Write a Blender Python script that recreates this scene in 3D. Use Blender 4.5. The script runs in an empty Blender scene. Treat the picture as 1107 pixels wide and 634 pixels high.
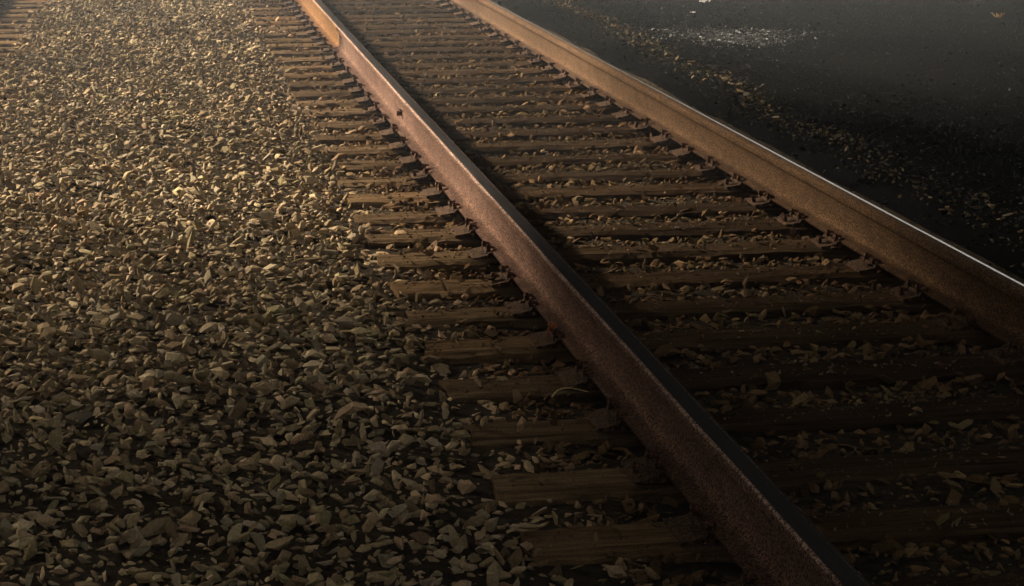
import bpy, bmesh, math
import numpy as np
from mathutils import Vector, Matrix

R = math.radians
scene = bpy.context.scene
COL = scene.collection
rng = np.random.default_rng(7)

# ------------------------------------------------------------------ camera
F_PX, W_PX, H_PX = 2245.0, 1107.0, 634.0
PITCH, YAW = R(12.80), R(9.59)
CAM = Vector((-2.170, 0.0, 1.779))
cd = bpy.data.cameras.new('camera')
cd.sensor_width = 36.0
cd.lens = 36.0 * F_PX / W_PX
cd.clip_start = 0.1
cd.clip_end = 2000
cam = bpy.data.objects.new('camera', cd)
COL.objects.link(cam)
cam.location = CAM
cam.rotation_euler = (math.pi / 2 - PITCH, 0, -YAW)
scene.camera = cam

# ------------------------------------------------------------------ sky, sun, exposure
SUN_AZ, SUN_EL = R(49), R(29.5)          # azimuth: left of the track's direction
S = Vector((-math.sin(SUN_AZ) * math.cos(SUN_EL), math.cos(SUN_AZ) * math.cos(SUN_EL), math.sin(SUN_EL)))
world = bpy.data.worlds.new('World')
scene.world = world
world.use_nodes = True
wn = world.node_tree
bg = wn.nodes['Background']
sky = wn.nodes.new('ShaderNodeTexSky')
sky.sky_type = 'NISHITA'
sky.sun_disc = False
sky.sun_elevation = SUN_EL
sky.sun_rotation = -SUN_AZ
sky.air_density = 1.0
sky.dust_density = 3.0
sky.ozone_density = 0.6
wn.links.new(sky.outputs[0], bg.inputs[0])
bg.inputs[1].default_value = 0.0014

sd = bpy.data.lights.new('sun', 'SUN')
sd.energy = 5.0
sd.angle = R(4.5)
sd.color = (1.0, 0.85, 0.67)
sun = bpy.data.objects.new('sun', sd)
COL.objects.link(sun)
sun.rotation_euler = S.to_track_quat('Z', 'Y').to_euler()
sun.location = (-20, 20, 30)

vs = scene.view_settings
vs.view_transform = 'Standard'
vs.look = 'None'
vs.exposure = 2.5
vs.gamma = 1.0
vs.use_curve_mapping = False
scene.cycles.use_denoising = True


# ------------------------------------------------------------------ helpers
def tag(o, label=None, cat=None, group=None, kind=None):
    if label: o['label'] = label
    if cat: o['category'] = cat
    if group: o['group'] = group
    if kind: o['kind'] = kind
    return o


def link(name, me, mat=None, parent=None, loc=None):
    o = bpy.data.objects.new(name, me)
    COL.objects.link(o)
    if mat is not None and me is not None and len(me.materials) == 0:
        me.materials.append(mat)
    if parent is not None:
        o.parent = parent
    if loc is not None:
        o.location = loc
    return o


def from_bm(bm, name, mat=None, smooth=False):
    me = bpy.data.meshes.new(name)
    bm.normal_update()
    bm.to_mesh(me)
    bm.free()
    if not smooth:
        me.shade_flat()
    else:
        me.shade_smooth()
    if mat: me.materials.append(mat)
    return me


def vnoise(x, y, seed=0):
    """smooth value noise, numpy, range -1..1"""
    x = np.asarray(x, float); y = np.asarray(y, float)
    xi = np.floor(x).astype(np.int64); yi = np.floor(y).astype(np.int64)
    fx = x - xi; fy = y - yi
    fx = fx * fx * (3 - 2 * fx); fy = fy * fy * (3 - 2 * fy)

    def h(a, b):
        n = (a * 374761393 + b * 668265263 + seed * 1274126177) & 0x7fffffff
        n = ((n ^ (n >> 13)) * 1274126177) & 0x7fffffff
        return ((n ^ (n >> 16)) & 0xffff) / 32767.5 - 1
    a = h(xi, yi); b = h(xi + 1, yi); c = h(xi, yi + 1); d = h(xi + 1, yi + 1)
    return (a * (1 - fx) + b * fx) * (1 - fy) + (c * (1 - fx) + d * fx) * fy


def sstep(a, b, x):
    t = np.clip((np.asarray(x, float) - a) / (b - a), 0, 1)
    return t * t * (3 - 2 * t)


# ---- materials
def new_mat(name, rough=0.9, spec=0.15, metallic=0.0):
    m = bpy.data.materials.new(name)
    m.use_nodes = True
    nt = m.node_tree
    b = nt.nodes['Principled BSDF']
    b.inputs['Roughness'].default_value = rough
    b.inputs['Specular IOR Level'].default_value = spec
    b.inputs['Metallic'].default_value = metallic
    return m, nt, b


def N(nt, t, **kw):
    n = nt.nodes.new(t)
    for k, v in kw.items():
        setattr(n, k, v)
    return n


def coords(nt, scale=(1, 1, 1), kind='Object'):
    tc = N(nt, 'ShaderNodeTexCoord')
    mp = N(nt, 'ShaderNodeMapping')
    mp.inputs['Scale'].default_value = scale
    nt.links.new(tc.outputs[kind], mp.inputs[0])
    return mp.outputs[0]


def noise(nt, vec, scale, detail=4, rough=0.6):
    n = N(nt, 'ShaderNodeTexNoise')
    n.inputs['Scale'].default_value = scale
    n.inputs['Detail'].default_value = detail
    n.inputs['Roughness'].default_value = rough
    nt.links.new(vec, n.inputs['Vector'])
    return n.outputs[0]


def ramp(nt, fac, stops):
    r = N(nt, 'ShaderNodeValToRGB')
    el = r.color_ramp.elements
    while len(el) < len(stops):
        el.new(0.5)
    for e, (p, c) in zip(el, stops):
        e.position = p
        e.color = (*c, 1)
    nt.links.new(fac, r.inputs[0])
    return r.outputs[0]


def mix(nt, a, b, fac, mode='MIX'):
    n = N(nt, 'ShaderNodeMix', data_type='RGBA', blend_type=mode)
    for sock, v in ((n.inputs[0], fac), (n.inputs[6], a), (n.inputs[7], b)):
        if hasattr(v, 'links') or hasattr(v, 'is_linked'):
            nt.links.new(v, sock)
        elif isinstance(v, (int, float)):
            sock.default_value = v
        else:
            sock.default_value = (*v, 1)
    return n.outputs[2]


def bump(nt, b, h, strength=0.5, dist=0.01):
    n = N(nt, 'ShaderNodeBump')
    n.inputs['Strength'].default_value = strength
    n.inputs['Distance'].default_value = dist
    nt.links.new(h, n.inputs['Height'])
    nt.links.new(n.outputs[0], b.inputs['Normal'])


def rust_mat(name, dark, mid, light, foot=False):
    m, nt, b = new_mat(name, 0.92, 0.05)
    v = coords(nt)
    grain = ramp(nt, noise(nt, v, 115, 2, 0.95), [(0.42, tuple(0.4 * q for q in dark)), (0.5, mid), (0.58, tuple(1.5 * q for q in light))])
    blot = ramp(nt, noise(nt, coords(nt, (5, 3.2, 5)), 3.0, 6, 0.72), [(0.3, (0.55, 0.50, 0.48)), (0.55, (1, 1, 1)), (0.75, (1.15, 1.0, 0.88))])
    c = mix(nt, grain, blot, 1.0, 'MULTIPLY')
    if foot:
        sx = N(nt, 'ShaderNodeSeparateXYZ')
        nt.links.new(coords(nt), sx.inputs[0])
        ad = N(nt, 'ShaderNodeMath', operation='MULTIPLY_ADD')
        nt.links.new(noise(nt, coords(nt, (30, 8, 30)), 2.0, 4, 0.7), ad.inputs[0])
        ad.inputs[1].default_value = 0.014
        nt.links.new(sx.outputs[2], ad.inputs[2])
        dirt_lit_fillet = ramp(nt, ad.outputs[0], [(0.0, (0.50, 0.46, 0.42)), (0.027, (0.58, 0.54, 0.50)), (0.033, (1.12, 1.1, 1.06)), (0.060, (1, 1, 1))])  # grime on the foot; the brighter fillet strip is painted sunlight
        c = mix(nt, c, dirt_lit_fillet, 1.0, 'MULTIPLY')
    nt.links.new(c, b.inputs['Base Color'])
    bump(nt, b, noise(nt, v, 260, 3, 0.8), 0.55, 0.002)
    return m


M = {}
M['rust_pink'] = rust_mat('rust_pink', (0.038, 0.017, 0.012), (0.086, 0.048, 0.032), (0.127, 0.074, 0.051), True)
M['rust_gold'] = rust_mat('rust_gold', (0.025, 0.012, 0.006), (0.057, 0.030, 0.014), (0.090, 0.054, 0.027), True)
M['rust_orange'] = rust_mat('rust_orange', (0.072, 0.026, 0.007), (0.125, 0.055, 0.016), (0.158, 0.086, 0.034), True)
M['rust_plate'] = rust_mat('rust_plate', (0.020, 0.011, 0.007), (0.041, 0.024, 0.014), (0.067, 0.041, 0.024))
M['rust_spike'] = rust_mat('rust_spike', (0.017, 0.011, 0.008), (0.041, 0.022, 0.015), (0.089, 0.045, 0.026))
M['rust_fresh'] = rust_mat('rust_fresh', (0.169, 0.040, 0.015), (0.273, 0.074, 0.030), (0.308, 0.119, 0.050))

M['rust_lit_edge'] = rust_mat('rust_lit_edge', (0.10, 0.062, 0.045), (0.19, 0.125, 0.095), (0.27, 0.19, 0.15))  # paler corner rust; the edge's sunlit brightness is painted into the colour

# polished running band: bare steel with fine lengthwise scratches and rust freckles
m, nt, b = new_mat('polished_steel', 0.22, 0.5, 1.0)
v = coords(nt, (300, 4, 300))
nt.links.new(ramp(nt, noise(nt, v, 1.0, 4), [(0.3, (0.30, 0.29, 0.29)), (0.7, (0.58, 0.57, 0.57))]), b.inputs['Base Color'])
nt.links.new(ramp(nt, noise(nt, v, 1.3, 3), [(0.3, (0.10,) * 3), (0.7, (0.26,) * 3)]), b.inputs['Roughness'])
M['steel'] = m
m, nt, b = new_mat('dull_steel', 0.6, 0.0, 0.0)
v = coords(nt, (300, 4, 300))
nt.links.new(ramp(nt, noise(nt, v, 1.0, 4), [(0.3, (0.014, 0.013, 0.013)), (0.7, (0.035, 0.033, 0.033))]), b.inputs['Base Color'])
M['dull_steel'] = m

# stones: colour carried per stone in the attribute "tint"
m, nt, b = new_mat('stone', 0.95, 0.0)
at = N(nt, 'ShaderNodeAttribute', attribute_name='tint')
v = coords(nt)
sp = ramp(nt, noise(nt, v, 120, 4, 0.7), [(0.3, (0.62, 0.60, 0.57)), (0.5, (1, 1, 1)), (0.72, (1.35, 1.3, 1.22))])
nt.links.new(mix(nt, at.outputs['Color'], sp, 1.0, 'MULTIPLY'), b.inputs['Base Color'])
bump(nt, b, noise(nt, v, 160, 4, 0.7), 0.5, 0.004)
M['stone'] = m

m, nt, b = new_mat('bed_dirt', 1.0, 0.0)
v = coords(nt)
nt.links.new(ramp(nt, noise(nt, v, 30, 6, 0.7), [(0.3, (0.015, 0.012, 0.009)), (0.7, (0.045, 0.035, 0.025))]), b.inputs['Base Color'])
bump(nt, b, noise(nt, v, 60, 5, 0.7), 0.8, 0.02)
M['bed'] = m

m, nt, b = new_mat('cinder', 1.0, 0.0)
v = coords(nt)
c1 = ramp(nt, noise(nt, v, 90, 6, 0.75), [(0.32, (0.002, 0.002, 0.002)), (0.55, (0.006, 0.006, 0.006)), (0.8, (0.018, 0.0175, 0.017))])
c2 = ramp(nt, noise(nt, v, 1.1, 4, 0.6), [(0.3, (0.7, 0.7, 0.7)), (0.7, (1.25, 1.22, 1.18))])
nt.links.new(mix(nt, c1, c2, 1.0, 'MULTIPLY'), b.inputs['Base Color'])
bump(nt, b, noise(nt, v, 110, 5, 0.75), 0.9, 0.015)
M['cinder'] = m

# creosoted, dusty tie timber; grain runs along x
m, nt, b = new_mat('tie_wood', 0.97, 0.0)
oi = N(nt, 'ShaderNodeObjectInfo')
tc = N(nt, 'ShaderNodeTexCoord')
add = N(nt, 'ShaderNodeVectorMath', operation='MULTIPLY_ADD')
nt.links.new(oi.outputs['Random'], add.inputs[0])
add.inputs[1].default_value = (37, 19, 11)
nt.links.new(tc.outputs['Object'], add.inputs[2])
mp = N(nt, 'ShaderNodeMapping')
mp.inputs['Scale'].default_value = (2.5, 55, 40)
nt.links.new(add.outputs[0], mp.inputs[0])
gr = noise(nt, mp.outputs[0], 1.0, 6, 0.7)
base = ramp(nt, gr, [(0.30, (0.015, 0.011, 0.008)), (0.5, (0.062, 0.046, 0.031)), (0.72, (0.115, 0.088, 0.060))])
spk = ramp(nt, noise(nt, add.outputs[0], 260, 3, 0.75), [(0.35, (0.55, 0.52, 0.5)), (0.5, (1, 1, 1)), (0.68, (1.5, 1.42, 1.3))])
base = mix(nt, base, spk, 1.0, 'MULTIPLY')
tone = ramp(nt, oi.outputs['Random'], [(0, (0.72, 0.70, 0.70)), (0.5, (1, 0.98, 0.94)), (1, (1.22, 1.12, 1.0))])
sxx = N(nt, 'ShaderNodeSeparateXYZ')
nt.links.new(tc.outputs['Object'], sxx.inputs[0])
ab = N(nt, 'ShaderNodeMath', operation='ABSOLUTE')
nt.links.new(sxx.outputs[0], ab.inputs[0])
oil = ramp(nt, ab.outputs[0], [(0.0, (0.50, 0.46, 0.44)), (0.45, (0.55, 0.50, 0.46)), (0.72, (0.72, 0.62, 0.54)), (0.95, (1.4, 1.3, 1.14))])
base = mix(nt, base, oil, 1.0, 'MULTIPLY')
nt.links.new(mix(nt, base, tone, 1.0, 'MULTIPLY'), b.inputs['Base Color'])
bump(nt, b, gr, 0.8, 0.012)
M['tie'] = m

m, nt, b = new_mat('bark', 0.95, 0.1)
nt.links.new(ramp(nt, noise(nt, coords(nt, (6, 6, 1.2)), 3, 5), [(0.3, (0.05, 0.032, 0.022)), (0.7, (0.16, 0.10, 0.07))]), b.inputs['Base Color'])
M['bark'] = m
m, nt, b = new_mat('needles', 0.8, 0.2)
nt.links.new(ramp(nt, noise(nt, coords(nt), 1.2, 4), [(0.3, (0.03, 0.05, 0.02)), (0.7, (0.075, 0.095, 0.035))]), b.inputs['Base Color'])
M['needles'] = m
m, nt, b = new_mat('dry_plant', 0.9, 0.1)
nt.links.new(ramp(nt, noise(nt, coords(nt), 60, 4), [(0.3, (0.22, 0.15, 0.07)), (0.7, (0.50, 0.38, 0.18))]), b.inputs['Base Color'])
M['dry'] = m
m, nt, b = new_mat('litter_white', 0.7, 0.3)
nt.links.new(ramp(nt, noise(nt, coords(nt), 60, 4), [(0.3, (0.22, 0.22, 0.22)), (0.7, (0.34, 0.34, 0.335))]), b.inputs['Base Color'])
M['litter'] = m

# ------------------------------------------------------------------ the lie of the land (z = 0 at the tops of the ties)
GAUGE_C = 0.755                    # rail centre from track centre
TIE_SP, TIE_W, TIE_L, TIE_H = 0.505, 0.225, 2.6, 0.18
TIE_Y0 = 5.335 + TIE_W / 2          # near edge of one tie measured in the photograph
TIE_YS = [TIE_Y0 + k * TIE_SP for k in range(-5, 36)]
T2_X = -4.66                       # centre of the neighbouring track
RAIL2_X = T2_X + GAUGE_C
T2_YS = [TIE_Y0 + 0.21 + k * TIE_SP for k in range(14, 36)]


def bed(x, y):
    x = np.asarray(x, float); y = np.asarray(y, float)
    crib = -0.044 + 0.004 * sstep(-0.85, -1.0, x) - 0.016 * np.exp(-((np.abs(x) - GAUGE_C) / 0.17) ** 2) + 0.012 * vnoise(x * 3, y * 3, 3)
    left = -0.012 + 0.022 * vnoise(x * 1.1, y * 1.1, 1) + 0.016 * vnoise(x * 3.1, y * 3.1, 2)
    w = sstep(-1.22, -1.5, x)
    z = crib * (1 - w) + left * w
    w2 = sstep(-3.15, -3.42, x)
    z = z * (1 - w2) + (-0.055 + 0.012 * vnoise(x * 3, y * 3, 5)) * w2
    r = sstep(0.92, 1.12, x)
    z = z * (1 - r) + (0.012 + 0.03 * np.exp(-((x - 1.55) / 0.3) ** 2) + 0.015 * vnoise(x * 2, y * 2, 4)) * r
    s = sstep(1.8, 3.3, x)
    z = z - 0.13 * s
    return z


# ground: one sheet out to the horizon
bm = bmesh.new()
bmesh.ops.create_grid(bm, x_segments=40, y_segments=40, size=120)
for v_ in bm.verts:
    v_.co.z = -0.335
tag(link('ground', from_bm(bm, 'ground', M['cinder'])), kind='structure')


def sheet(name, x0, x1, y0, y1, step, mat, extra=0.0):
    nx = int((x1 - x0) / step) + 1; ny = int((y1 - y0) / step) + 1
    X, Y = np.meshgrid(np.linspace(x0, x1, nx), np.linspace(y0, y1, ny))
    Z = bed(X, Y) + extra
    co = np.stack([X, Y, Z], -1).reshape(-1, 3)
    i = np.arange(nx * ny).reshape(ny, nx)
    q = np.stack([i[:-1, :-1], i[:-1, 1:], i[1:, 1:], i[1:, :-1]], -1).reshape(-1, 4)
    me = bpy.data.meshes.new(name)
    me.from_pydata(co.tolist(), [], q.tolist())
    me.shade_smooth()
    me.materials.append(mat)
    return link(name, me)


ballast_bed = tag(sheet('ballast_bed', -7.0, 1.15, -1.0, 40.0, 0.07, M['bed']), kind='structure')
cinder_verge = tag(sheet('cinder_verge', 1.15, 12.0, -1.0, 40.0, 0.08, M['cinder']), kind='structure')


# ------------------------------------------------------------------ trees added out of view to shape shade and reflections
def make_tree(name, height, crown0, radius, n_leaf, seed, fol=0.6, stem=0.24, leaf=1.0):
    g = np.random.default_rng(seed)
    root = link(name, None)
    bm = bmesh.new()
    segs = 9
    prev = None
    for i in range(segs + 1):
        t = i / segs
        r = stem * (1 - t) ** 0.8 + 0.02
        cx, cy = 0.15 * math.sin(t * 4 + seed), 0.12 * math.cos(t * 3 + seed)
        ring = [bm.verts.new((cx + r * math.cos(a), cy + r * math.sin(a), -0.4 + t * (height + 0.2))) for a in np.linspace(0, 2 * math.pi, 8, endpoint=False)]
        if prev:
            for k in range(8):
                bm.faces.new((prev[k], prev[(k + 1) % 8], ring[(k + 1) % 8], ring[k]))
        prev = ring
    # limbs
    tips = []
    for k in range(70):
        t = (k + g.random()) / 70
        z = crown0 + (height - crown0) * t
        a = g.random() * 6.283
        L = radius * (0.35 + 0.75 * math.sin(math.pi * min(1, 0.22 + 0.8 * t))) * (0.7 + 0.5 * g.random())
        p0 = Vector((0, 0, z)); p1 = Vector((L * math.cos(a), L * math.sin(a), z + L * (0.1 + 0.3 * g.random())))
        tips.append((p0, p1))
        side = Vector((-math.sin(a), math.cos(a), 0)) * 0.03; up = Vector((0, 0, 0.03))
        b0 = [bm.verts.new(p0 + s_) for s_ in (side, up, -side)]
        e = bm.verts.new(p1)
        for q in range(3):
            bm.faces.new((b0[q], b0[(q + 1) % 3], e))
    link('trunk', from_bm(bm, 'trunk', M['bark'], True), None, root)
    vs_, fs = [], []
    for k in range(n_leaf):
        # foliage thickens upwards: lower limbs half bare, so the cast shade fades softly
        j = min(len(tips) - 1, int(len(tips) * g.random() ** fol))
        p0, p1 = tips[j]
        p = p0.lerp(p1, 0.25 + 0.8 * g.random()) + Vector(g.normal(0, 0.22, 3))
        d = Vector(g.normal(0, 1, 3)).normalized(); e = d.orthogonal().normalized()
        l, w = leaf * (0.10 + 0.10 * g.random()), leaf * (0.035 + 0.03 * g.random())
        i = len(vs_)
        vs_ += [p - d * l, p + e * w, p + d * l, p - e * w]
        fs.append((i, i + 1, i + 2, i + 3))
    me = bpy.data.meshes.new('crown')
    me.from_pydata([tuple(p) for p in vs_], [], fs)
    me.materials.append(M['needles'])
    link('crown', me, None, root)
    return root


def copy_tree(o, parent=None):
    c = o.copy()
    COL.objects.link(c)
    if parent: c.parent = parent
    for ch in list(o.children):
        copy_tree(ch, c)
    return c


sh = Vector((-math.sin(SUN_AZ), math.cos(SUN_AZ), 0))
uh = Vector((math.cos(SUN_AZ), math.sin(SUN_AZ), 0))
pine = make_tree('added_pine', 20.4, 9.3, 2.6, 62000, 3, 0.34, 0.11, 1.5)  # added row: crown height and density set how the near ground dims
spots = [(-2.6, 25.4), (0.0, 24.4), (2.5, 25.3), (5.1, 24.6), (7.5, 25.6), (10.0, 24.8), (12.6, 25.5), (15.2, 24.9)]
for i, (u, d) in enumerate(spots):
    o = pine if i == 0 else copy_tree(pine)
    p = sh * d + uh * u
    o.location = (p.x, p.y, -0.335)
    o.rotation_euler.z = i * 2.1
    sc_ = (0.97, 0.96, 0.985, 1.02, 1.045, 1.065, 1.11, 1.12)[i]
    o.scale = (1, 1, sc_)
    tag(o, 'tall bare-stemmed pine added out of view to darken the near ground', 'tree', 'added pines whose shade dims the near ground')
spruce = make_tree('added_spruce', 17.0, 1.2, 2.6, 14000, 8)  # added belt: keeps bright sky out of the rail-top reflections
for i, (x, y) in enumerate([(-7.5, 56), (-4.0, 60), (-0.5, 57), (3.0, 61), (6.3, 58), (9.2, 60), (12.0, 59), (10.6, 63), (13.2, 63)]):
    o = spruce if i == 0 else copy_tree(spruce)
    o.location = (x, y, -0.335)
    o.rotation_euler.z = i * 1.7
    tag(o, 'dense spruce added out of view to darken rail-top reflections', 'tree', 'added spruces blocking reflected sky')

# leafy screen added out of view to cut low sky light
added_hedge = link('added_hedge', None, loc=(-10.5, 0, -0.335))
g_ = np.random.default_rng(12)
bm = bmesh.new()
for k in range(40):
    y = -16 + k * 0.8 + g_.normal(0, 0.1); h = 3.2 + g_.random()
    r = 0.05
    a = [bm.verts.new((r * math.cos(t), y + r * math.sin(t), 0)) for t in (0, 2.1, 4.2)]
    e = bm.verts.new((g_.normal(0, 0.2), y + g_.normal(0, 0.2), h))
    for q in range(3):
        bm.faces.new((a[q], a[(q + 1) % 3], e))
link('stem', from_bm(bm, 'stem', M['bark']), None, added_hedge)
n = 26000
c = np.stack([g_.normal(0, 0.42, n), g_.uniform(-16.5, 16.5, n), np.zeros(n)], 1)
c[:, 2] = g_.random(n) * (4.3 + 0.5 * vnoise(c[:, 1] * 0.8, c[:, 1] * 0, 41))
d = g_.normal(0, 1, (n, 3)); d /= np.linalg.norm(d, axis=1)[:, None]
e = np.cross(d, g_.normal(0, 1, (n, 3))); e /= np.linalg.norm(e, axis=1)[:, None]
V = np.stack([c - d * 0.10, c + e * 0.06, c + d * 0.10, c - e * 0.06], 1).reshape(-1, 3)
me = bpy.data.meshes.new('foliage')
me.from_pydata(V.tolist(), [], np.arange(4 * n).reshape(-1, 4).tolist())
me.materials.append(M['needles'])
link('foliage', me, None, added_hedge)
tag(added_hedge, 'leafy screen added out of view to block low sky on the left', 'added_hedge')

# ------------------------------------------------------------------ rails
RAIL_H, PLATE_T = 0.186, 0.013
HALF = [  # right half of the rail's section, from foot to head (x, z)
    (0.0, 0.0), (0.076, 0.0), (0.076, 0.010), (0.060, 0.0155), (0.030, 0.024), (0.020, 0.034), (0.0165, 0.048),
    (0.0155, 0.075), (0.0165, 0.112), (0.019, 0.136), (0.024, 0.1455), (0.0355, 0.1510), (0.0372, 0.154), (0.0368, 0.171),
    (0.0345, 0.1785), (0.029, 0.1832), (0.019, 0.1855), (0.0, 0.1862)]
SECTION = HALF[1:] + [(-x, z) for x, z in HALF[-2:0:-1]]


def rail_mesh(name, y0, y1, mat, hole=None):
    bm = bmesh.new()
    n = max(2, int((y1 - y0) / 0.5))
    prev = None
    for i in range(n + 1):
        y = y0 + (y1 - y0) * i / n
        ring = [bm.verts.new((x, y, z)) for x, z in SECTION]
        if prev:
            for k in range(len(ring)):
                a, b_ = k, (k + 1) % len(ring)
                bm.faces.new((prev[a], prev[b_], ring[b_], ring[a]))
        prev = ring
    for y in (y0, y1):
        bm.faces.new([bm.verts.new((x, y, z)) for x, z in SECTION])
    bmesh.ops.recalc_face_normals(bm, faces=bm.faces)
    me = from_bm(bm, name, mat)
    for p in me.polygons:
        p.use_smooth = abs(p.normal.y) < 0.5
    if hole:
        wb = bmesh.new(); wb.from_mesh(me); bmesh.ops.remove_doubles(wb, verts=wb.verts, dist=1e-5); wb.to_mesh(me); wb.free()
        tmp = bpy.data.objects.new('tmp', me); COL.objects.link(tmp)
        hb = bmesh.new()
        bmesh.ops.create_cone(hb, cap_ends=True, segments=16, radius1=0.015, radius2=0.015, depth=0.1,
                              matrix=Matrix.Translation((0, hole[0], hole[1])) @ Matrix.Rotation(math.pi / 2, 4, 'Y'))
        hm = from_bm(hb, 'h'); ho = bpy.data.objects.new('h', hm); COL.objects.link(ho)
        md = tmp.modifiers.new('b', 'BOOLEAN'); md.operation = 'DIFFERENCE'; md.object = ho; md.solver = 'EXACT'
        dg = bpy.context.evaluated_depsgraph_get()
        me2 = bpy.data.meshes.new_from_object(tmp.evaluated_get(dg))
        bpy.data.objects.remove(tmp); bpy.data.objects.remove(ho)
        me2.name = name
        me = me2
    return me


def band_mesh(name, x0, x1, y0, y1, mat, lift=0.0006):
    bm = bmesh.new()
    xs = np.linspace(x0, x1, 7)

    def top(x):
        pts = [(p[0], p[1]) for p in HALF[-6:]][::-1]
        return float(np.interp(abs(x), [p[0] for p in pts], [p[1] for p in pts])) + lift
    n = max(2, int((y1 - y0) / 0.25))
    prev = None
    for i in range(n + 1):
        y = y0 + (y1 - y0) * i / n
        jit = 0.0016 * float(vnoise(y * 2.3, x0 * 50, 9))
        ring = [bm.verts.new((x + jit, y, top(x + jit))) for x in xs]
        if prev:
            for k in range(len(xs) - 1):
                bm.faces.new((prev[k], prev[k + 1], ring[k + 1], ring[k]))
        prev = ring
    return from_bm(bm, name, mat, True)


def weld(parent, y, mat):
    """thermite weld collar: a raised bead that follows the rail's section"""
    bm = bmesh.new()
    prev = None
    for dy, off in ((-0.010, -0.0005), (-0.006, 0.0012), (0.0, 0.0017), (0.006, 0.0012), (0.010, -0.0005)):
        ring = []
        for k, (x, z) in enumerate(HALF[2:13]):
            ring.append(((x + off), z + off * 0.4))
        pts = ring + [(-x, z) for x, z in ring[::-1]]
        vs_ = [bm.verts.new((x, y + dy, z)) for x, z in pts]
        if prev:
            h = len(ring)
            for k in list(range(h - 1)) + list(range(h, 2 * h - 1)):
                bm.faces.new((prev[k], prev[k + 1], vs_[k + 1], vs_[k]))
        prev = vs_
    bmesh.ops.recalc_face_normals(bm, faces=bm.faces)
    return link('weld_collar', from_bm(bm, 'weld_collar', mat, True), None, parent)


def build_rail(x, pieces, label, bands, welds, name='rail'):
    root = link(name, None, loc=(x, 0, PLATE_T))
    tag(root, label, 'rail')
    for y0, y1, mat, lab, hole in pieces:
        o = link('rail_length', rail_mesh('rail_length', y0, y1, mat, hole), None, root)
        if lab: o['label'] = lab
    for x0, x1, y0, y1, mat in bands:
        link('running_band', band_mesh('running_band', x0, x1, y0, y1, mat), None, root)
    for y, mat in welds:
        weld(root, y, mat)
    return root


# bolt hole and colour change measured on the web of the left rail
build_rail(-GAUGE_C, [(-1.0, 16.5, M['rust_pink'], None, (12.2, 0.075)), (16.503, 48.0, M['rust_orange'], 'bright orange rusted length beyond the weld', None)],
           'rusty pinkish brown rail with a bolt hole, beside the wide ballast', [(-0.0265, 0.020, -1.0, 48.0, M['dull_steel']), (0.0235, 0.031, -1.0, 48.0, M['dull_steel']), (-0.0352, -0.0285, -1.0, 48.0, M['rust_lit_edge'])], [(16.5, M['rust_orange'])])
build_rail(GAUGE_C, [(-1.0, 6.90, M['rust_gold'], None, None), (6.903, 48.0, M['rust_gold'], None, None)],
           'golden brown rail with a shining top edge beside the dark cinder ground', [(0.007, 0.021, -1.0, 48.0, M['steel'])], [(6.90, M['rust_gold'])])
build_rail(RAIL2_X, [(10.0, 48.0, M['rust_pink'], None, None)],
           'rail of the neighbouring track at the edge of the ballast, dark side showing', [(-0.02, 0.02, 10.0, 48.0, M['dull_steel'])], [])


# ------------------------------------------------------------------ ties with plates and spikes
def tie_mesh(seed):
    g = np.random.default_rng(100 + seed)
    nx, ny = 70, 6
    top = {}
    bm = bmesh.new()
    xs = np.linspace(-TIE_L / 2, TIE_L / 2, nx + 1); ys = np.linspace(-TIE_W / 2, TIE_W / 2, ny + 1)
    off = g.random() * 50
    edge_w = [0.008 * vnoise(xs * 5 + off, xs * 0 + q, seed) + 0.009 * vnoise(xs * 19 + off, xs * 0 + q, seed + 3) for q in (1, 9)]
    crack_y = (g.random(3) - 0.5) * 0.15
    for i, x in enumerate(xs):
        for j, y in enumerate(ys):
            yy = y + (edge_w[0][i] if j == 0 else edge_w[1][i] if j == ny else 0)
            z = 0.004 * float(vnoise(x * 6 + off, y * 40, seed)) - 0.004
            if j in (0, ny): z -= 0.008 + 0.014 * abs(float(vnoise(x * 9 + off, y * 30, seed + 5)))
            if j in (2, 4) and abs(x) > 0.3: z -= 0.008 * max(0, float(vnoise(x * 2.2 + off, j * 7.7, seed + 2)))
            top[i, j] = bm.verts.new((x + (0.012 * float(vnoise(y * 20, off, seed)) if i in (0, nx) else 0), yy, z))
    for i in range(nx):
        for j in range(ny):
            bm.faces.new((top[i, j], top[i + 1, j], top[i + 1, j + 1], top[i, j + 1]))
    loop = [top[i, 0] for i in range(nx + 1)] + [top[nx, j] for j in range(1, ny + 1)] + [top[i, ny] for i in range(nx - 1, -1, -1)] + [top[0, j] for j in range(ny - 1, 0, -1)]
    low = [bm.verts.new((v_.co.x, v_.co.y, -TIE_H)) for v_ in loop]
    for k in range(len(loop)):
        k2 = (k + 1) % len(loop)
        bm.faces.new((loop[k2], loop[k], low[k], low[k2]))
    bm.faces.new(low[::-1])
    bmesh.ops.recalc_face_normals(bm, faces=bm.faces)
    return from_bm(bm, 'timber', M['tie'])


def box_bm(bm, x0, x1, y0, y1, z0, z1, top_in=0.0, za=None, zb=None):
    za = z1 if za is None else za; zb = z1 if zb is None else zb
    v_ = [bm.verts.new(p) for p in ((x0, y0, z0), (x1, y0, z0), (x1, y1, z0), (x0, y1, z0),
          (x0 + top_in, y0 + top_in, za), (x1 - top_in, y0 + top_in, zb), (x1 - top_in, y1 - top_in, zb), (x0 + top_in, y1 - top_in, za))]
    for f in ((0, 3, 2, 1), (4, 5, 6, 7), (0, 1, 5, 4), (1, 2, 6, 5), (2, 3, 7, 6), (3, 0, 4, 7)):
        bm.faces.new([v_[i] for i in f])


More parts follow.
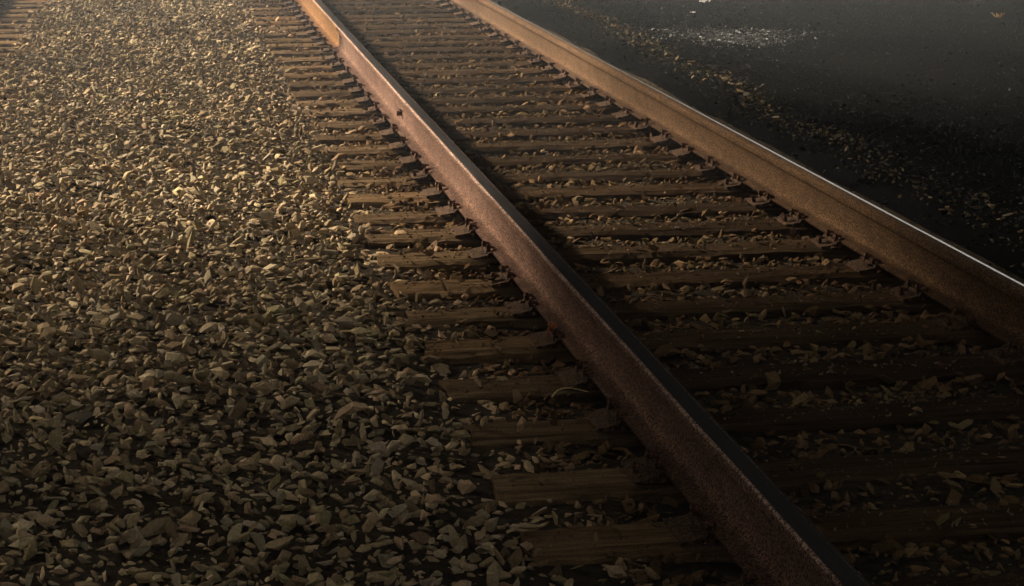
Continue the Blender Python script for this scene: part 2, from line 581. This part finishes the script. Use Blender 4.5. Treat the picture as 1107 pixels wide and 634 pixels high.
def plate_mesh():
    bm = bmesh.new()
    L, Wd = 0.33, 0.185
    # seat under the foot, two sloping wings, two low shoulders: one closed section swept along y
    sec = [(-L / 2, -0.004), (L / 2, -0.004), (L / 2, 0.005), (0.098, 0.016), (0.094, 0.026), (0.080, 0.026), (0.079, 0.0188), (-0.079, 0.0188), (-0.080, 0.026), (-0.094, 0.026), (-0.098, 0.016), (-L / 2, 0.005)]
    a = [bm.verts.new((x, -Wd / 2, z)) for x, z in sec]; c = [bm.verts.new((x, Wd / 2, z)) for x, z in sec]
    n = len(sec)
    for k in range(n):
        bm.faces.new((a[k], a[(k + 1) % n], c[(k + 1) % n], c[k]))
    bm.faces.new(a[::-1]); bm.faces.new(c)
    bmesh.ops.recalc_face_normals(bm, faces=bm.faces)
    return from_bm(bm, 'tie_plate', M['rust_plate'])


def spike_mesh():
    """cut spike: square shank, lipped head overhanging towards -x"""
    bm = bmesh.new()
    box_bm(bm, -0.008, 0.008, -0.008, 0.008, -0.06, 0.022)
    box_bm(bm, -0.026, 0.011, -0.013, 0.013, 0.0222, 0.036, 0.004, 0.030, 0.037)
    return from_bm(bm, 'spike', M['rust_spike'])


tie_vars = [tie_mesh(k) for k in range(6)]
plate_me, spike_me = plate_mesh(), spike_mesh()
SPIKES = [(0.092, 0.055), (0.092, -0.05), (0.150, 0.03), (-0.092, 0.05), (-0.092, -0.055), (-0.150, -0.03)]


def build_tie(cx, y, k, label, group, sides=(-1, 1)):
    root = link('railway_tie', None, loc=(cx, y, 0))
    tag(root, label, 'railway tie', group)
    root.rotation_euler.z = R(float(rng.normal(0, 0.5)))
    tb = link('timber', tie_vars[k % 6], None, root)
    tb.rotation_euler.z = math.pi * (k // 6 % 2)
    tb.location.z = float(np.clip(rng.normal(-0.003, 0.005), -0.014, 0.003))
    tb.scale.y = 1 + float(rng.normal(0, 0.05))
    for s in sides:
        p = link('tie_plate', plate_me, None, root, (s * GAUGE_C, float(rng.normal(0, 0.006)), -0.0065))
        for q, (sx, sy) in enumerate(SPIKES):
            if abs(sx) > 0.1 and rng.random() < 0.7:
                continue
            sp_ = link('spike', spike_me, None, p, (sx, sy + float(rng.normal(0, 0.006)), 0.012 + float(abs(rng.normal(0, 0.008))) if abs(sx) < 0.1 else 0.004))
            sp_.rotation_euler = (float(rng.normal(0, 0.12)), float(rng.normal(0, 0.1)), (0 if sx > 0 else math.pi) + float(rng.normal(0, 0.2)))
    return root


for k, y in enumerate(TIE_YS):
    t = build_tie(0.0, y, int(rng.integers(0, 12)), 'weathered brown timber tie under both rails of the main track', 'ties of the main track')
    if abs(y - (6.87 + TIE_W / 2)) < 0.2:     # the tie with the fresh orange spike
        t['label'] = 'timber tie with a bright orange spike at the pinkish brown rail'
        del t['group']
        pl = [c for c in t.children if c.name.startswith('tie_plate')][0]
        sp_ = sorted(pl.children, key=lambda c: c.location.x)[0]
        me = spike_me.copy(); me.materials.clear(); me.materials.append(M['rust_fresh'])
        sp_.data = me
        sp_['label'] = 'bright orange spike'
for k, y in enumerate(T2_YS):
    t = build_tie(T2_X, y, int(rng.integers(0, 12)), 'orange-brown timber tie end of the neighbouring track', 'ties of the neighbouring track', (1,))
    [c for c in t.children if c.name.startswith('timber')][0].scale.x = 1.1


# ------------------------------------------------------------------ stones
def stone_variant(g, n):
    bm = bmesh.new()
    ax = np.array([1.2, 0.50 + 0.36 * g.random(), 0.28 + 0.30 * g.random()])
    p = g.normal(0, 1, (n, 3)); p /= np.linalg.norm(p, axis=1)[:, None]
    p *= (0.78 + 0.30 * g.random((n, 1)))
    # chop with a few planes so that the faces are broad and the edges sharp
    for _ in range(4):
        d = g.normal(0, 1, 3); d /= np.linalg.norm(d)
        h = 0.5 + 0.2 * g.random()
        over = np.maximum(0, p @ d - h)
        p = p - over[:, None] * d
    for q in p * ax:
        bm.verts.new(q)
    r = bmesh.ops.convex_hull(bm, input=bm.verts)
    bmesh.ops.delete(bm, geom=list({e for e in r['geom_interior'] + r['geom_unused'] if isinstance(e, bmesh.types.BMVert)}), context='VERTS')
    bmesh.ops.recalc_face_normals(bm, faces=bm.faces)
    bm.verts.index_update()
    V = np.array([v_.co[:] for v_ in bm.verts]); Fc = np.array([[v_.index for v_ in f.verts] for f in bm.faces])
    bm.free()
    return V, Fc


VAR = [stone_variant(rng, int(n)) for n in rng.integers(11, 17, 28)]
SMALL = [stone_variant(rng, 8) for _ in range(12)]


def rots(n, tilt):
    yaw = rng.random(n) * 2 * math.pi
    ax = rng.random(n) * 2 * math.pi
    t = rng.normal(0, tilt, n)
    cz, sz = np.cos(yaw), np.sin(yaw)
    Rz = np.zeros((n, 3, 3)); Rz[:, 0, 0] = cz; Rz[:, 0, 1] = -sz; Rz[:, 1, 0] = sz; Rz[:, 1, 1] = cz; Rz[:, 2, 2] = 1
    k = np.stack([np.cos(ax), np.sin(ax), np.zeros(n)], 1)
    c, s = np.cos(t), np.sin(t)
    K = np.zeros((n, 3, 3)); K[:, 0, 2] = k[:, 1]; K[:, 1, 2] = -k[:, 0]; K[:, 2, 0] = -k[:, 1]; K[:, 2, 1] = k[:, 0]
    Rt = np.eye(3)[None] + s[:, None, None] * K + (1 - c)[:, None, None] * (K @ K)
    return Rt @ Rz


def stones_mesh(name, P, size, rot, var, tint, lib):
    vs_, fs, cs, base = [], [], [], 0
    for k, (V, Fc) in enumerate(lib):
        idx = np.where(var == k)[0]
        if not len(idx): continue
        w = np.einsum('nij,vj->nvi', rot[idx], V) * size[idx][:, None, None] + P[idx][:, None, :]
        m_ = len(idx); nv = len(V)
        vs_.append(w.reshape(-1, 3))
        fs.append((Fc[None] + (np.arange(m_) * nv)[:, None, None] + base).reshape(-1, 3))
        cs.append(np.repeat(tint[idx], nv, 0))
        base += m_ * nv
    V = np.concatenate(vs_).astype(np.float32); Fc = np.concatenate(fs).astype(np.int32); Cc = np.concatenate(cs).astype(np.float32)
    me = bpy.data.meshes.new(name)
    me.vertices.add(len(V)); me.vertices.foreach_set('co', V.ravel())
    me.loops.add(Fc.size); me.loops.foreach_set('vertex_index', Fc.ravel())
    me.polygons.add(len(Fc)); me.polygons.foreach_set('loop_start', np.arange(0, Fc.size, 3, dtype=np.int32))
    me.update(calc_edges=True)
    me.shade_flat()
    a = me.attributes.new('tint', 'FLOAT_COLOR', 'POINT')
    a.data.foreach_set('color', np.concatenate([Cc, np.ones((len(Cc), 1), np.float32)], 1).ravel())
    me.materials.append(M['stone'])
    return me


cyaw, syaw, cp, sp = math.cos(YAW), math.sin(YAW), math.cos(PITCH), math.sin(PITCH)
FW = np.array([syaw * cp, cyaw * cp, -sp]); RT = np.array([cyaw, -syaw, 0]); UP = np.cross(RT, FW)


def project(P):
    d = P - np.array(CAM)
    z = d @ FW
    return W_PX / 2 + F_PX * (d @ RT) / z, H_PX / 2 - F_PX * (d @ UP) / z, z


def grid_pts(x0, x1, y0, y1, step, jit=0.48):
    X, Y = np.meshgrid(np.arange(x0, x1, step), np.arange(y0, y1, step))
    X = X + ((np.arange(X.shape[0]) % 2) * step / 2)[:, None]
    X = X.ravel(); Y = Y.ravel()
    X = X + rng.uniform(-jit, jit, X.size) * step; Y = Y + rng.uniform(-jit, jit, Y.size) * step
    # keep what this place shows from here or from a step to the side
    P = np.stack([X, Y, np.zeros_like(X)], 1)
    px, py, z = project(P)
    m_ = 1.1 * F_PX / z
    ok = (px > -m_) & (px < W_PX + m_) & (z > 3.4) & (py < H_PX + 0.9 * F_PX / z) & (py > -45)
    return X[ok], Y[ok]


PAL = np.array([[0.37, 0.295, 0.19], [0.32, 0.275, 0.205], [0.47, 0.39, 0.265], [0.25, 0.19, 0.12], [0.35, 0.30, 0.18], [0.37, 0.27, 0.18]])
PALW = [0.34, 0.22, 0.12, 0.16, 0.10, 0.06]


def tints(n, weights=PALW):
    t = PAL[rng.choice(len(PAL), n, p=weights)]
    return np.array([[0.60, 0.57, 0.53]]) * t * np.exp(rng.normal(0, 0.24, (n, 1))) * (1 + rng.normal(0, 0.02, (n, 3)))


def rustify(t, x, y):
    """iron dust browns the stones near the rails"""
    d = np.minimum(np.abs(np.abs(x) - GAUGE_C), np.abs(x - RAIL2_X))
    w = (0.9 * np.exp(-(d / 0.48) ** 2))[:, None]
    lum = t.mean(1, keepdims=True)
    rust = lum * np.array([[1.12, 0.66, 0.36]])
    return t * (1 - w) + rust * w


def on_tie(x, y):
    a = np.zeros(len(x), bool)
    for yt in TIE_YS:
        a |= (np.abs(y - yt) < TIE_W / 2 + 0.005) & (np.abs(x) < TIE_L / 2)
    for yt in T2_YS:
        a |= (np.abs(y - yt) < TIE_W / 2 + 0.005) & (np.abs(x - T2_X) < TIE_L / 2 * 1.1)
    return a


def under_rail(x):
    return (np.abs(np.abs(x) - GAUGE_C) < 0.088) | (np.abs(x - RAIL2_X) < 0.088)


# -- wide ballast on the left
Xa, Ya = grid_pts(-4.6, -1.02, 3.4, 24.5, 0.0375)
Xb, Yb = grid_pts(-4.6, -1.15, 3.4, 24.5, 0.051)
nA = len(Xa)
X = np.concatenate([Xa, Xb]); Y = np.concatenate([Ya, Yb])
n = len(X)
size = 0.0188 * np.exp(rng.normal(0, 0.45, n))
size = np.clip(size, 0.008, 0.042)
Z = bed(X, Y)
Z[:nA] += rng.normal(-0.004, 0.010, nA)
Z[nA:] += 0.032 + rng.normal(0, 0.015, n - nA)
tie_here = on_tie(X, Y)
# stones lie thick over the tie ends, thinning towards the rail
edge_m = -1.40 + 0.10 * vnoise(Y * 1.7, Y * 0, 21) + 0.06 * vnoise(Y * 6, Y * 0, 22)
edge_2 = -3.30 + 0.10 * vnoise(Y * 1.7, Y * 0, 23)
keep = ~tie_here | ((X < edge_m) & (X > edge_2)) | (rng.random(n) < 0.07)
layer2 = np.arange(n) >= nA
keep &= ~(layer2 & (X > edge_m + 0.05)) & ~(layer2 & (X < edge_2 - 0.05))
keep &= ~under_rail(X)
Z = np.where(tie_here, np.maximum(Z, 0.006 + size * 0.35), Z)
X, Y, Z, size = X[keep], Y[keep], Z[keep], size[keep]
n = len(X)
P = np.stack([X, Y, Z], 1)
rot = rots(n, 0.75)
var = rng.integers(0, len(VAR), n)
tint = rustify(tints(n), X, Y)
# single stones: the ones that show largest
px, py, zc = project(P)
vis = (px > 8) & (px < W_PX - 8) & (py > 8) & (py < H_PX - 8) & (Z > bed(X, Y) + 0.008)
score = np.where(vis, size / zc, 0)
top_i = np.argsort(-score)[:296]
rest = np.ones(n, bool); rest[top_i] = False
tag(link('ballast_gravel', stones_mesh('ballast_gravel', P[rest], size[rest], rot[rest], var[rest], tint[rest], VAR), None, ballast_bed), kind='stuff')
for i in top_i:
    me = stones_mesh('stone', np.zeros((1, 3)), size[i:i + 1], rot[i:i + 1], var[i:i + 1], tint[i:i + 1], VAR)
    link('stone', me, None, ballast_bed, tuple(P[i]))

# -- cribs between the ties
X, Y = grid_pts(-1.12, 0.68, 3.4, 24.5, 0.040)
n = len(X)
size = np.clip(0.021 * np.exp(rng.normal(0, 0.34, n)), 0.009, 0.042)
t_ = on_tie(X, Y)
Z = bed(X, Y) + rng.normal(0.006, 0.012, n)
hi = rng.random(n) < 0.05
Z = np.where(hi, Z + 0.025, Z)
keep = (~t_ | (rng.random(n) < 0.06)) & ~under_rail(X)
Z = np.where(t_, 0.002 + size * 0.4, Z)
size = np.where(t_, size * 0.75, size)
X, Y, Z, size = X[keep], Y[keep], Z[keep], size[keep]
n = len(X)
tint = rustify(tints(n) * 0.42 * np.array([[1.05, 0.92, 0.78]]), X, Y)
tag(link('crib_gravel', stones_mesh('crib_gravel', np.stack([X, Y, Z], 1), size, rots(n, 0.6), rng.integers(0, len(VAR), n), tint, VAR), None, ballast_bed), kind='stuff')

# -- grit and spalls lying on the ties
n = 16000
X = rng.uniform(-1.3, 0.70, n); Y = rng.choice(TIE_YS[2:], n) + rng.uniform(-0.52, 0.52, n) * TIE_W
keep = ~under_rail(X)
X, Y = X[keep], Y[keep]
n = len(X)
size = np.clip(0.0055 * np.exp(rng.normal(0, 0.5, n)), 0.002, 0.02)
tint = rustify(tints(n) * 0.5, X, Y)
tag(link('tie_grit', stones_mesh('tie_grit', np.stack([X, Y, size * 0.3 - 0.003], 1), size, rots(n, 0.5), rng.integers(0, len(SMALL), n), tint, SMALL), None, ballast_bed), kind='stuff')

# -- dark verge on the right: cinders with a belt of paler chippings, and a pale spill
X, Y = grid_pts(1.0, 8.5, 5.0, 24.0, 0.046)
n = len(X)
size = np.clip(0.013 * np.exp(rng.normal(0, 0.4, n)), 0.005, 0.034)
belt = np.exp(-((X - 1.42 - 0.033 * (Y - 8.5) - 0.07 * vnoise(Y * 0.9, Y * 0, 31)) / 0.17) ** 2)
thin = rng.random(n)
keep = (thin < np.clip(0.9 + 0.9 * belt, 0, 1)) & ~on_tie(X, Y) & ~under_rail(X)
X, Y, size, belt = X[keep], Y[keep], size[keep], belt[keep]
n = len(X)
size = size * (0.75 + 0.5 * belt)
dark = np.array([0.012, 0.0119, 0.0117]) * np.exp(rng.normal(0, 0.7, (n, 1)))
pale = tints(n) * 0.3
pick = rng.random(n) < 0.004 + 0.75 * belt
tint = np.where(pick[:, None], pale, dark)
Z = bed(X, Y) + size * 0.25
tag(link('cinder_gravel', stones_mesh('cinder_gravel', np.stack([X, Y, Z], 1), size, rots(n, 0.6), rng.integers(0, len(SMALL), n), tint, SMALL), None, cinder_verge), kind='stuff')

n = 3600
X = np.concatenate([rng.normal(2.85, 0.36, n - 400), rng.uniform(1.6, 2.6, 400)]); Y = 17.85 + 0.75 * (X - 2.85) + rng.normal(0, 0.38, n)
size = np.clip(0.008 * np.exp(rng.normal(0, 0.5, n)), 0.003, 0.028)
tint = np.array([0.12, 0.123, 0.12]) * np.exp(rng.normal(-0.5, 0.7, (n, 1)))
Z = bed(X, Y) + size * 0.3
tag(link('pale_gravel', stones_mesh('pale_gravel', np.stack([X, Y, Z], 1), size, rots(n, 0.6), rng.integers(0, len(SMALL), n), tint, SMALL), None, cinder_verge), kind='stuff')


# ------------------------------------------------------------------ small things
def tube(bm, pts, r0, r1, k=5):
    prev = None
    for i, p in enumerate(pts):
        p = Vector(p)
        d = (Vector(pts[min(i + 1, len(pts) - 1)]) - Vector(pts[max(i - 1, 0)])).normalized()
        a = d.orthogonal().normalized(); c = d.cross(a)
        r = r0 + (r1 - r0) * i / (len(pts) - 1)
        ring = [bm.verts.new(p + a * r * math.cos(t) + c * r * math.sin(t)) for t in np.linspace(0, 2 * math.pi, k, endpoint=False)]
        if prev:
            for j in range(k):
                bm.faces.new((prev[j], prev[(j + 1) % k], ring[(j + 1) % k], ring[j]))
        prev = ring


def twig(p, ang, L, bend, r, label):
    bm = bmesh.new()
    pts = []
    for i in range(7):
        t = i / 6
        pts.append(((t - 0.5) * L, bend * L * math.sin(t * math.pi), 0.012 + 0.25 * abs(bend) * L * math.sin(t * math.pi)))
    tube(bm, pts, r, r * 0.5)
    tube(bm, [pts[3], (pts[3][0] + L * 0.16, pts[3][1] - L * 0.14, pts[3][2] + 0.006)], r * 0.6, r * 0.3)
    o = link('dry_twig', from_bm(bm, 'dry_twig', M['dry'], True), None, None, p)
    o.rotation_euler.z = ang
    return tag(o, label, 'twig')


twig((-0.93, 6.23, -0.005), 0.3, 0.13, 0.32, 0.0035, 'curved dry twig lying among stones against the pinkish brown rail')
twig((-0.36, 13.6, 0.004), 1.25, 0.22, 0.08, 0.004, 'dry twig lying across a tie between the two rails')
twig((-1.62, 8.2, 0.045), 0.5, 0.16, 0.12, 0.003, 'thin straw-coloured twig on top of the wide ballast')

# dry weed tuft on the cinders
bm = bmesh.new()
g_ = np.random.default_rng(5)
for k in range(26):
    a = g_.random() * 6.283; L = 0.03 + 0.035 * g_.random(); lean = 0.3 + 0.7 * g_.random()
    p0 = Vector((0.02 * math.cos(a), 0.02 * math.sin(a), -0.01)); p1 = p0 + Vector((L * lean * math.cos(a), L * lean * math.sin(a), L))
    sd_ = Vector((-math.sin(a), math.cos(a), 0)) * 0.005
    bm.faces.new([bm.verts.new(q) for q in (p0 - sd_, p0 + sd_, p0.lerp(p1, 0.6) + sd_ * 0.8 + Vector((0, 0, 0.01)), p1, p0.lerp(p1, 0.6) - sd_ * 0.8 + Vector((0, 0, 0.01)))])
me = from_bm(bm, 'dry_weed', M['dry'])
tag(link('dry_weed', me, None, None, (6.05, 19.65, float(bed(6.05, 19.65)))), 'small dry yellow weed tuft on the dark cinder ground', 'weed')


def scrap(p, s_, seed, label):
    g2 = np.random.default_rng(seed)
    bm = bmesh.new()
    nn = 6
    vv = [[bm.verts.new(((i / nn - 0.5) * s_, (j / nn - 0.5) * s_ * 0.7, 0.005 + s_ * 0.22 * g2.random())) for j in range(nn + 1)] for i in range(nn + 1)]
    for i in range(nn):
        for j in range(nn):
            bm.faces.new((vv[i][j], vv[i + 1][j], vv[i + 1][j + 1], vv[i][j + 1]))
    o = link('paper_scrap', from_bm(bm, 'paper_scrap', M['litter']), None, None, p)
    o.rotation_euler.z = seed
    return tag(o, label, 'litter')


scrap((3.55, 21.5, float(bed(3.55, 21.5)) + 0.004), 0.14, 4, 'crumpled white paper scrap, larger of two beyond the pale gravel')
scrap((3.12, 20.4, float(bed(3.12, 20.4)) + 0.004), 0.06, 6, 'tiny white paper scrap between the crumpled one and the pale gravel')

# ------------------------------------------------------------------ air volume added to lift the dark tones
LIFT_HAZE = 0.0044
if LIFT_HAZE:
    m = bpy.data.materials.new('black_lift_haze')
    m.use_nodes = True
    nt = m.node_tree
    nt.nodes.remove(nt.nodes['Principled BSDF'])
    pv = N(nt, 'ShaderNodeVolumePrincipled')
    pv.inputs['Color'].default_value = (0.80, 0.90, 1.0, 1)
    pv.inputs['Density'].default_value = LIFT_HAZE
    nt.links.new(pv.outputs[0], nt.nodes['Material Output'].inputs['Volume'])
    bm = bmesh.new()
    box_bm(bm, -125, 125, -125, 125, -1.4, 23.5)
    tag(link('black_lift_haze', from_bm(bm, 'black_lift_haze', m)), kind='stuff')
